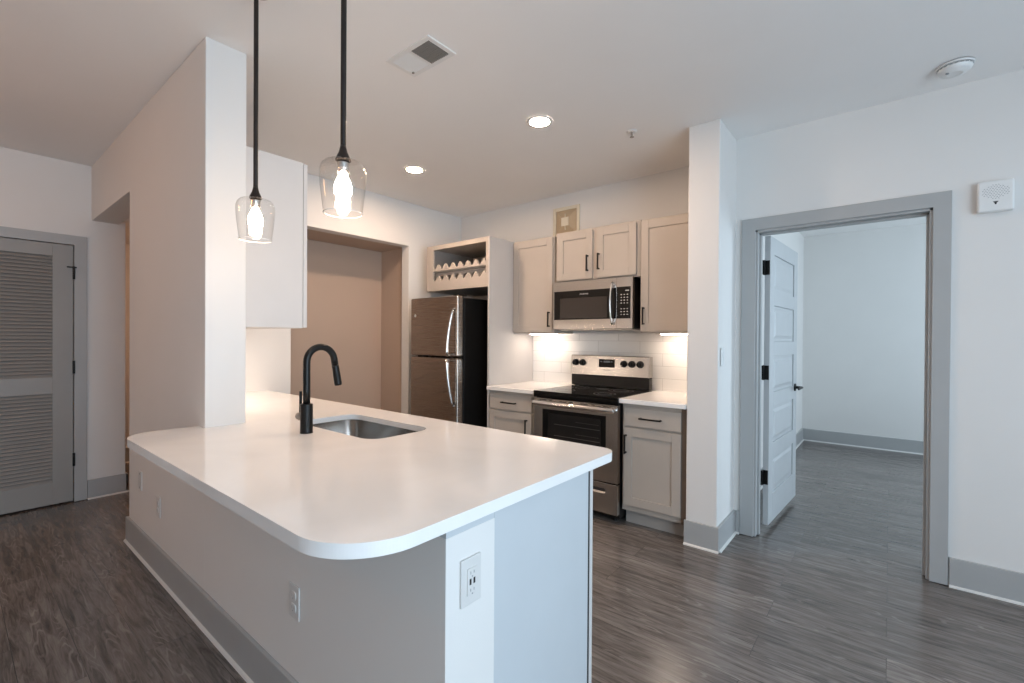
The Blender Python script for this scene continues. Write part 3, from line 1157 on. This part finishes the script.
# oven door
bm = BM()
ox0, ox1, oz0, oz1 = rx0 + 0.006, rx1 - 0.003, 0.296, 0.862
gx0, gx1, gz0, gz1 = -2.172, -1.604, 0.455, 0.778
box(bm, ox0, gx0, ry, ry + 0.04, oz0, oz1)
box(bm, gx1, ox1, ry, ry + 0.04, oz0, oz1)
box(bm, gx0, gx1, ry, ry + 0.04, oz0, gz0)
box(bm, gx0, gx1, ry, ry + 0.04, gz1, oz1)
od = obj('oven_door', bm, STEEL, r)
bm = BM(); box(bm, gx0, gx1, ry + 0.001, ry + 0.03, gz0, gz1)
obj('window_frame', bm, BLKGLASS, od)
bm = BM(); box(bm, -2.118, -1.646, ry + 0.0004, ry + 0.002, 0.495, 0.748)
obj('window', bm, OVENGLASS, od)
bm = BM()
for z in (0.664, 0.575):
    box(bm, -2.06, -1.655, ry - 0.0004, ry + 0.001, z, z + 0.0035)
for k in range(12):
    x = -1.86 + k * 0.017
    box(bm, x, x + 0.007, ry - 0.0004, ry + 0.001, 0.700, 0.704)
    box(bm, x, x + 0.007, ry - 0.0004, ry + 0.001, 0.605, 0.610)
obj('oven_rack', bm, RACKM, od)
bm = BM()
hz = 0.826
tube(bm, [(-2.246, ry - 0.030, hz), (-2.236, ry - 0.040, hz), (-1.885, ry - 0.046, hz), (-1.536, ry - 0.040, hz), (-1.526, ry - 0.030, hz)], [(0.012, 0.017), (0.014, 0.020), (0.014, 0.020), (0.014, 0.020), (0.012, 0.017)], 16)
for x in (-2.236, -1.536):
    box(bm, x - 0.010, x + 0.010, ry - 0.034, ry + 0.002, hz - 0.014, hz + 0.014)
obj('handle', bm, CHROME, od, smooth=True, label='thick polished bar handle')
for i in range(7):
    x = -2.20 + i * 0.095
    bm = BM()
    box(bm, x, x + (0.065 if i % 2 == 0 else 0.028), ry - 0.0006, ry + 0.001, 0.846, 0.853)
    obj('vent_slot', bm, SLOT, od)
# storage drawer
bm = BM(); box(bm, ox0, ox1, ry + 0.002, ry + 0.04, 0.066, 0.286)
sd = obj('storage_drawer', bm, STEEL, r, bevel=0.002)
bm = BM(); box(bm, -2.165, -1.605, ry + 0.0005, ry + 0.004, 0.224, 0.246)
obj('pull_recess', bm, SLOT, sd)
bm = BM(); prism(bm, [(ry + 0.003, 0.208), (ry - 0.011, 0.210), (ry - 0.013, 0.214), (ry + 0.003, 0.226)], 'x', -2.165, -1.605)
obj('pull_lip', bm, CHROME, sd, label='bright steel lip')

# ------------------------------------------------------------------ refrigerator
fx0, fx1, fy_ = -3.632, -2.978, 2.885
r = thing('refrigerator', 'stainless top-freezer refrigerator with black sides beside the niche', 'refrigerator', ((fx0 + fx1) / 2, 3.3, 0))
bm = BM(); box(bm, fx0 + 0.005, fx1 - 0.003, fy_ + 0.085, 3.70, 0.03, 1.708)
box(bm, fx0 + 0.03, fx1 - 0.03, fy_ + 0.10, 3.66, 0.0, 0.03)
obj('body', bm, BLKPLAST, r, bevel=0.004)
bm = BM(); box(bm, fx0 + 0.02, fx1 - 0.02, fy_ + 0.05, fy_ + 0.085, 0.02, 0.09)
obj('toe_grille', bm, BLKPLAST, r)
GAPZ = 1.170
for z0, z1, nm in ((GAPZ + 0.006, 1.724, 'freezer_door'), (0.095, GAPZ - 0.008, 'refrigerator_door')):
    bm = BM(); box(bm, fx0, fx1, fy_, fy_ + 0.075, z0, z1)
    d = obj(nm, bm, STEELV, r, bevel=0.014, seg=4)
    bm = BM(); box(bm, fx0 + 0.01, fx1 - 0.01, fy_ + 0.075, fy_ + 0.085, z0 + 0.01, z1 - 0.01)
    obj('gasket', bm, SLOT, d)
    bm = BM()
    pts, rad = [], []
    for i in range(13):
        t = i / 12
        zz = (1.186 + 0.415 * t) if nm == 'freezer_door' else (1.152 - 0.415 * t)
        pts.append((-3.020 - 0.028 * math.cos(t * math.pi / 2) ** 1.0, fy_ - 0.010 - 0.048 * math.cos(t * math.pi / 2) ** 0.7, zz))
        rad.append((0.012 + 0.006 * (1 - t), 0.009 + 0.004 * (1 - t)))
    tube(bm, pts, rad, 14)
    e0 = pts[0]
    tube(bm, [(e0[0], e0[1], e0[2]), (e0[0], fy_ + 0.004, e0[2] + (0.012 if nm == 'freezer_door' else -0.012))], [(0.010, 0.010), (0.012, 0.012)], 12)
    tube(bm, [pts[-1], (pts[-1][0], fy_ + 0.004, pts[-1][2] + (0.008 if nm == 'freezer_door' else -0.008))], [(0.009, 0.008), (0.010, 0.010)], 12)
    obj('handle', bm, CHROME, d, smooth=True, label='bowed bright steel handle')
    if nm == 'freezer_door':
        bm = BM(); lathe(bm, (fx0 + 0.070, fy_, 1.556), [(0.014, 0.001), (0.014, -0.0015), (0.010, -0.002)], 20, 'y')
        obj('badge', bm, LETTER, d, label='small pale round badge')
bm = BM(); box(bm, fx1 - 0.09, fx1 - 0.02, fy_ + 0.03, fy_ + 0.14, 1.7245, 1.734)
obj('hinge_cover', bm, BLKPLAST, r, bevel=0.003)

# tall end panel right of the refrigerator
bm = BM(); box(bm, -2.820, -2.8005, 3.108, YB - 0.001, 0, 2.264)
tag(obj('end_panel', bm, PANELM, bevel=0.001), 'tall pale panel between refrigerator and left base cabinet', 'panel')

# wine rack cabinet above the refrigerator
wx0_, wx1_ = -3.660, -2.8215
wy = 3.110
r = thing('wine_rack', 'open wine rack cabinet with scalloped rails above the refrigerator', 'wine rack', ((wx0_ + wx1_) / 2, 3.4, 1.813))
bm = BM()
box(bm, wx0_, wx1_, wy + 0.02, YB - 0.001, 1.813, 1.832)
box(bm, wx0_, wx1_, wy + 0.02, YB - 0.001, 2.245, 2.264)
box(bm, wx0_, wx0_ + 0.018, wy + 0.02, YB - 0.001, 1.832, 2.245)
box(bm, wx1_ - 0.018, wx1_, wy + 0.02, YB - 0.001, 1.832, 2.245)
box(bm, wx0_ + 0.018, wx1_ - 0.018, YB - 0.012, YB - 0.002, 1.832, 2.245)
obj('box', bm, CABIN, r)
oxa, oxb = -3.565, -2.848
bm = BM()
box(bm, wx0_, oxa, wy, wy + 0.02, 1.813, 2.264)
box(bm, oxb, wx1_, wy, wy + 0.02, 1.813, 2.264)
box(bm, oxa, oxb, wy, wy + 0.02, 2.222, 2.264)
obj('face_frame', bm, CAB, r, bevel=0.001)


def scallop(x0, x1, zlow, zval, zpk, up_=True, n=7, ph=0.25):
    pts = []
    m_ = 16 * n
    for i in range(m_ + 1):
        t = i / m_ * n + ph
        c = 0.5 + 0.5 * math.cos(2 * math.pi * t)
        pts.append((x0 + (x1 - x0) * i / m_, zval + (zpk - zval) * c ** 1.05))
    return [(x0, zlow)] + pts + [(x1, zlow)] if up_ else pts + [(x1, zlow), (x0, zlow)]


for zlow, zv, zp in ((2.008, 2.024, 2.074), (1.813, 1.908, 1.962)):
    for ya in (wy, wy + 0.45):
        bm = BM(); prism(bm, scallop(oxa if ya == wy else wx0_ + 0.019, oxb if ya == wy else wx1_ - 0.019, zlow if ya == wy else zv - 0.045, zv - 0.02 * (ya != wy), zp - 0.02 * (ya != wy)), 'y', ya, ya + 0.019)
        obj('bottle_rail', bm, CAB, r)
bm = BM(); prism(bm, scallop(wx0_ + 0.019, wx1_ - 0.019, 1.998, 1.970, 1.932, False), 'y', wy + 0.055, wy + 0.074)
obj('hanging_rail', bm, CAB, r)
bm = BM(); box(bm, wx0_ + 0.018, wx1_ - 0.018, wy + 0.022, wy + 0.29, 1.999, 2.008)
obj('shelf', bm, CAB, r)

# ------------------------------------------------------------------ pendants
PZ = 1.728


def pendant(px_, py_, label):
    r = thing('pendant_lamp', label, 'lamp', (px_, py_, PZ), 'pendant lamps over the peninsula')
    bm = BM(); lathe(bm, (px_, py_, H), [(0.06, -0.0003), (0.06, -0.005), (0.056, -0.014), (0.010, -0.016)], 28)
    obj('canopy', bm, BRONZE, r, smooth=True)
    bm = BM(); tube(bm, [(px_, py_, H - 0.015), (px_, py_, PZ + 0.205)], 0.0086, 14)
    obj('rod', bm, BRONZE, r, smooth=True)
    bm = BM(); lathe(bm, (px_, py_, PZ), [(0.0088, 0.212), (0.010, 0.204), (0.0135, 0.190), (0.022, 0.172), (0.0235, 0.168), (0.0235, 0.164), (0.017, 0.1625)], 28)
    obj('socket', bm, BRONZE, r, smooth=True)
    bm = BM(); lathe(bm, (px_, py_, PZ), [(0.017, 0.1622), (0.0185, 0.155), (0.0165, 0.150), (0.0175, 0.140), (0.0155, 0.135), (0.013, 0.124)], 24)
    obj('lamp_holder', bm, CHROME, r, smooth=True, label='pale metal lamp holder')
    bm = BM()
    prof = [(0.021, 0.1615), (0.040, 0.161), (0.055, 0.157), (0.0645, 0.148), (0.0690, 0.134), (0.0700, 0.118), (0.0685, 0.090), (0.0640, 0.052), (0.0600, 0.018), (0.0575, 0.0)]
    lathe(bm, (px_, py_, PZ), prof, 48, cap=(False, False))
    sh = obj('glass_shade', bm, GLASS, r, smooth=True, label='clear tapered glass shade')
    bm = BM()
    tube(bm, [(px_ + 0.0575 * math.cos(2 * math.pi * k / 48), py_ + 0.0575 * math.sin(2 * math.pi * k / 48), PZ) for k in range(49)], 0.0016, 8, cap=False)
    obj('rim', bm, RIMGLASS, sh, smooth=True, label='bright rounded glass rim')
    bm = BM(); lathe(bm, (px_, py_, PZ), [(0.012, 0.126), (0.014, 0.116), (0.022, 0.100), (0.027, 0.082), (0.0255, 0.062), (0.017, 0.047), (0.005, 0.041)], 24)
    obj('bulb', bm, BULB, r, smooth=True, label='glowing warm bulb')
    return r


p_far = pendant(-1.966, 0.787, 'clear glass pendant lamp hanging close to the white wall end')
dup(p_far, (-1.328, 0.789, PZ), 'clear glass pendant lamp hanging nearer the counter middle, larger in view')


# ------------------------------------------------------------------ ceiling fittings
def can(x, y, label):
    r = thing('recessed_light', label, 'light', (x, y, H), 'recessed ceiling lights')
    bm = BM(); lathe(bm, (x, y, H), [(0.085, -0.0002), (0.085, -0.004), (0.066, -0.007), (0.060, -0.003)], 36, cap=(False, False))
    obj('trim_ring', bm, PLASTIC, r, smooth=True)
    bm = BM(); lathe(bm, (x, y, H), [(0.064, -0.0003), (0.062, -0.0045)], 36)
    obj('lens', bm, CANLENS, r, label='glowing round lens')
    return r


c0 = can(-1.754, 2.417, 'glowing recessed ceiling light in front of the range')
dup(c0, (-3.06, 2.462, H), 'glowing recessed ceiling light in front of the refrigerator')

# added dome lamp in the side hall, unseen, lights the hall wall
zc_ = ZH + 0.03
r = thing('added_dome_lamp', 'added dome lamp on the lowered hall ceiling, unseen, lighting the hall wall', 'lamp', (-5.75, 2.3, zc_))
bm = BM(); lathe(bm, (-5.75, 2.3, zc_), [(0.15, -0.0004), (0.15, -0.02), (0.135, -0.022)], 28)
obj('base', bm, BRONZE, r)
bm = BM(); lathe(bm, (-5.75, 2.3, zc_), [(0.135, -0.022), (0.125, -0.06), (0.09, -0.09), (0.04, -0.104), (0.008, -0.107)], 28)
obj('dome', bm, HALLM, r, smooth=True)

# added globe lamp, unseen, warms the left walls and ceiling
gl = (-3.5, -1.2, 2.30)
r = thing('added_globe_lamp', 'added globe lamp out of view, warming the left walls and ceiling', 'lamp', (gl[0], gl[1], 2.17))
bm = BM(); lathe(bm, (gl[0], gl[1], H), [(0.06, -0.0003), (0.06, -0.02), (0.01, -0.024)], 24)
tube(bm, [(gl[0], gl[1], H - 0.02), (gl[0], gl[1], gl[2] + 0.12)], 0.006, 10)
lathe(bm, gl, [(0.03, 0.17), (0.05, 0.118)], 24)
obj('stem', bm, BRONZE, r)
bm = BM(); lathe(bm, gl, [(0.13 * math.sin(math.radians(a)), 0.13 * math.cos(math.radians(a))) for a in range(22, 180, 9)], 28)
obj('globe', bm, LIVLENS, r, smooth=True)

r = thing('ceiling_vent', 'white ceiling air register, half open grille', 'vent', (-1.815, 1.492, H))
bm = BM()
vx0, vx1, vy0, vy1 = -1.975, -1.655, 1.405, 1.585
ix0, ixm, ix1, iy0, iy1 = -1.950, -1.815, -1.680, 1.430, 1.560
box(bm, vx0, vx1, vy0, iy0, H - 0.007, H - 0.0004)
box(bm, vx0, vx1, iy1, vy1, H - 0.007, H - 0.0004)
box(bm, vx0, ix0, iy0, iy1, H - 0.007, H - 0.0004)
box(bm, ix1, vx1, iy0, iy1, H - 0.007, H - 0.0004)
box(bm, ixm - 0.008, ixm + 0.008, iy0, iy1, H - 0.007, H - 0.0004)
obj('frame', bm, PLASTIC, r, bevel=0.0015)
bm = BM(); box(bm, ixm + 0.008, ix1, iy0, iy1, H - 0.0025, H - 0.0006)
obj('opening', bm, SLOT, r)
bm = BM()
for i in range(11):
    x = ixm + 0.012 + i * 0.0115
    obox(bm, (x, (iy0 + iy1) / 2, H - 0.006), (0.004, iy1 - iy0, 0.006), (0, 0.5, 0))
for i in range(9):
    y = iy0 + 0.012 + i * 0.0135
    box(bm, ixm + 0.008, ix1, y - 0.0012, y + 0.0012, H - 0.0085, H - 0.005)
obj('grille', bm, GRILLE, r)
bm = BM()
for i in range(10):
    x = ix0 + 0.006 + i * 0.0125
    obox(bm, (x, (iy0 + iy1) / 2, H - 0.004), (0.011, iy1 - iy0, 0.002), (0, -0.35, 0))
obj('slats', bm, PLASTIC, r)
bm = BM(); box(bm, ix0 + 0.002, ix0 + 0.014, iy1 - 0.012, iy1 - 0.004, H - 0.012, H - 0.006)
obj('damper_lever', bm, GRILLE, r)

r = thing('sprinkler_head', 'small pendent fire sprinkler on the ceiling near the wing wall', 'sprinkler', (-1.349, 2.911, H))
bm = BM(); lathe(bm, (-1.349, 2.911, H), [(0.034, -0.0003), (0.034, -0.003), (0.026, -0.008), (0.014, -0.009)], 24)
obj('escutcheon', bm, PLASTIC, r, smooth=True)
bm = BM()
tube(bm, [(-1.349, 2.911, H - 0.008), (-1.349, 2.911, H - 0.040)], 0.006, 12)
lathe(bm, (-1.349, 2.911, H - 0.040), [(0.014, 0), (0.014, -0.002)], 16)
obj('deflector', bm, GRILLE, r)

r = thing('smoke_detector', 'round white smoke detector on the ceiling above the doorway', 'smoke detector', (0.243, 3.225, H))
sc_ = (0.243, 3.225, H)
bm = BM(); lathe(bm, sc_, [(0.073, -0.0003), (0.073, -0.010), (0.070, -0.013)], 40)
obj('base_plate', bm, PLASTIC, r, smooth=True)
bm = BM(); lathe(bm, sc_, [(0.066, -0.0125), (0.067, -0.022), (0.064, -0.030), (0.054, -0.040), (0.032, -0.046), (0.024, -0.046), (0.022, -0.042)], 40)
cov = obj('cover', bm, PLASTIC, r, smooth=True)
for k in range(20):
    t = 2 * math.pi * k / 20
    bm = BM()
    obox(bm, (sc_[0] + 0.0665 * math.cos(t), sc_[1] + 0.0665 * math.sin(t), H - 0.018), (0.003, 0.013, 0.003), (0, 0, t))
    obj('sensing_slot', bm, GREYMARK, cov)
bm = BM(); lathe(bm, (sc_[0] - 0.03, sc_[1] - 0.025, H - 0.042), [(0.007, 0), (0.007, -0.005)], 12)
obj('test_button', bm, GREYMARK, cov)

# ------------------------------------------------------------------ wall fittings
# alarm sounder on the door wall
ax0, ax1, az0, az1 = 0.352, 0.487, 2.018, 2.180
r = thing('alarm_sounder', 'square white alarm sounder with perforated front right of the doorway', 'alarm', ((ax0 + ax1) / 2, YD, az0))
bm = BM(); box(bm, ax0, ax1, YD - 0.040, YD - 0.0005, az0, az1)
hs = obj('housing', bm, PLASTIC, r, bevel=0.010, seg=4)
bm = BM()
cx_, cz_ = (ax0 + ax1) / 2, az0 + 0.102
for i in range(-5, 6):
    for j in range(-4, 5):
        x, z = i * 0.0105 + (j % 2) * 0.005, j * 0.0088
        if (x / 0.052) ** 2 + (z / 0.037) ** 2 < 1:
            obox(bm, (cx_ + x, YD - 0.0400, cz_ + z), (0.006, 0.0014, 0.0022), (0, 0.6 * (1 if (i + j) % 2 else -1), 0))
obj('perforation', bm, GREYMARK, hs)
bm = BM()
prism(bm, [(cx_ - 0.011, az0 + 0.052), (cx_ + 0.011, az0 + 0.052), (cx_ + 0.004, az0 + 0.043), (cx_ + 0.003, az0 + 0.036), (cx_ - 0.003, az0 + 0.036), (cx_ - 0.004, az0 + 0.043)], 'y', YD - 0.0406, YD - 0.0395)
obj('emblem', bm, SLOT, hs, label='small dark emblem')

# square air diffuser on the back wall
dx0, dx1, dz0, dz1 = -2.565, -2.265, 2.315, 2.610
r = thing('wall_vent', 'cream four-way wall diffuser above the microwave cabinet', 'vent', ((dx0 + dx1) / 2, YB, dz0))
bm = BM()
fr = 0.032
yf0, yf1 = YB - 0.012, YB - 0.0005
box(bm, dx0, dx0 + fr, yf0, yf1, dz0, dz1)
box(bm, dx1 - fr, dx1, yf0, yf1, dz0, dz1)
box(bm, dx0 + fr, dx1 - fr, yf0, yf1, dz0, dz0 + fr)
box(bm, dx0 + fr, dx1 - fr, yf0, yf1, dz1 - fr, dz1)
obj('frame', bm, IVORY, r, bevel=0.003)
cxv, czv = (dx0 + dx1) / 2, (dz0 + dz1) / 2
bm = BM()
A_, B_ = (dx1 - dx0) / 2 - fr, 0.040
o4 = [(cxv - A_, czv - A_), (cxv + A_, czv - A_), (cxv + A_, czv + A_), (cxv - A_, czv + A_)]
i4 = [(cxv - B_, czv - B_), (cxv + B_, czv - B_), (cxv + B_, czv + B_), (cxv - B_, czv + B_)]
vo = [bm.verts.new((p[0], YB - 0.001, p[1])) for p in o4]
vi = [bm.verts.new((p[0], YB - 0.028, p[1])) for p in i4]
for k in range(4):
    bm.faces.new((vo[k], vo[(k + 1) % 4], vi[(k + 1) % 4], vi[k]))
obj('sloped_blades', bm, IVORYD, r)
bm = BM(); box(bm, cxv - B_, cxv + B_, YB - 0.032, YB - 0.027, czv - B_, czv + B_)
box(bm, cxv - 0.003, cxv + 0.003, YB - 0.029, YB - 0.012, czv - 0.075, czv + 0.075)
obj('center_plate', bm, IVORY, r)

# light switch on the wing wall (faces +x)
sy_, sz_ = 3.162, 1.232
r = thing('light_switch', 'white rocker light switch on the wing wall beside the doorway', 'switch', (-0.835, sy_, sz_))
bm = BM(); box(bm, -0.8345, -0.829, sy_ - 0.036, sy_ + 0.036, sz_ - 0.058, sz_ + 0.058)
pl = obj('wall_plate', bm, PLASTIC, r, bevel=0.002)
bm = BM(); box(bm, -0.830, -0.826, sy_ - 0.017, sy_ + 0.017, sz_ + 0.001, sz_ + 0.033)
box(bm, -0.830, -0.8275, sy_ - 0.017, sy_ + 0.017, sz_ - 0.033, sz_ - 0.001)
obj('rocker', bm, PLASTIC, r, bevel=0.001)


# outlets on the half wall (face -y)
def outlet(x, z, label):
    r = thing('wall_outlet', label, 'outlet', (x, YP0, z), 'outlets on the half wall')
    bm = BM(); box(bm, x - 0.035, x + 0.035, YP0 - 0.006, YP0 - 0.0005, z - 0.058, z + 0.058)
    obj('wall_plate', bm, PLATEM, r, bevel=0.002)
    for s in (-1, 1):
        bm = BM()
        prism(bm, [(x + px2, z + s * 0.021 + pz2) for px2, pz2 in rrect(-0.017, 0.017, -0.0145, 0.0145, 0.010, 4)], 'y', YP0 - 0.0085, YP0 - 0.0055)
        rc = obj('receptacle', bm, PLATEM, r)
        for sx_ in (-0.007, 0.007):
            bm = BM(); box(bm, x + sx_ - 0.001, x + sx_ + 0.001, YP0 - 0.009, YP0 - 0.008, z + s * 0.021 - 0.003, z + s * 0.021 + 0.007)
            obj('socket_slot', bm, GREYMARK, rc)
        bm = BM(); lathe(bm, (x, YP0 - 0.008, z + s * 0.021 - 0.008), [(0.0028, 0), (0.0028, -0.001)], 10, 'y')
        obj('ground_hole', bm, GREYMARK, rc)
    return r


o0 = outlet(-1.587, 0.428, 'white duplex outlet on the half wall under the rounded counter corner')
dup(o0, (-3.192, YP0, 0.380), 'white duplex outlet far along the half wall, below the pillar side')
r = thing('wall_plate', 'small white blank plate at the far end of the half wall', 'wall plate', (-3.574, YP0, 0.452))
bm = BM(); box(bm, -3.609, -3.539, YP0 - 0.006, YP0 - 0.0005, 0.394, 0.510)
pl = obj('plate', bm, PLATEM, r, bevel=0.002)
for dz in (-0.042, 0.042):
    bm = BM(); lathe(bm, (-3.574, YP0 - 0.0055, 0.452 + dz), [(0.006, 0), (0.006, -0.002)], 10, 'y')
    obj('screw', bm, GREYMARK, pl)

# USB outlet on the end of the half wall (faces +x)
uy, uz = 0.852, 0.722
r = thing('usb_outlet', 'white outlet with black USB ports on the half wall end', 'outlet', (XE, uy, uz))
bm = BM(); box(bm, XE + 0.0005, XE + 0.007, uy - 0.036, uy + 0.036, uz - 0.060, uz + 0.060)
obj('wall_plate', bm, PLATEM, r, bevel=0.002)
bm = BM(); box(bm, XE + 0.006, XE + 0.010, uy - 0.017, uy + 0.017, uz - 0.034, uz + 0.034)
ins = obj('receptacle', bm, PLATEM, r, bevel=0.001)
for s in (-1, 1):
    for dy in (-0.006, 0.006):
        bm = BM(); box(bm, XE + 0.0098, XE + 0.0106, uy + dy - 0.001, uy + dy + 0.001, uz + s * 0.022 - 0.003, uz + s * 0.022 + 0.004)
        obj('socket_slot', bm, GREYMARK, ins)
    bm = BM(); box(bm, XE + 0.0098, XE + 0.0106, uy - 0.002, uy + 0.002, uz + s * 0.022 - 0.011, uz + s * 0.022 - 0.008)
    obj('ground_hole', bm, GREYMARK, ins)
for dy in (-0.007, 0.007):
    bm = BM(); box(bm, XE + 0.0098, XE + 0.0108, uy + dy - 0.003, uy + dy + 0.003, uz - 0.0075, uz + 0.0075)
    obj('usb_port', bm, SLOT, ins, label='black USB port')
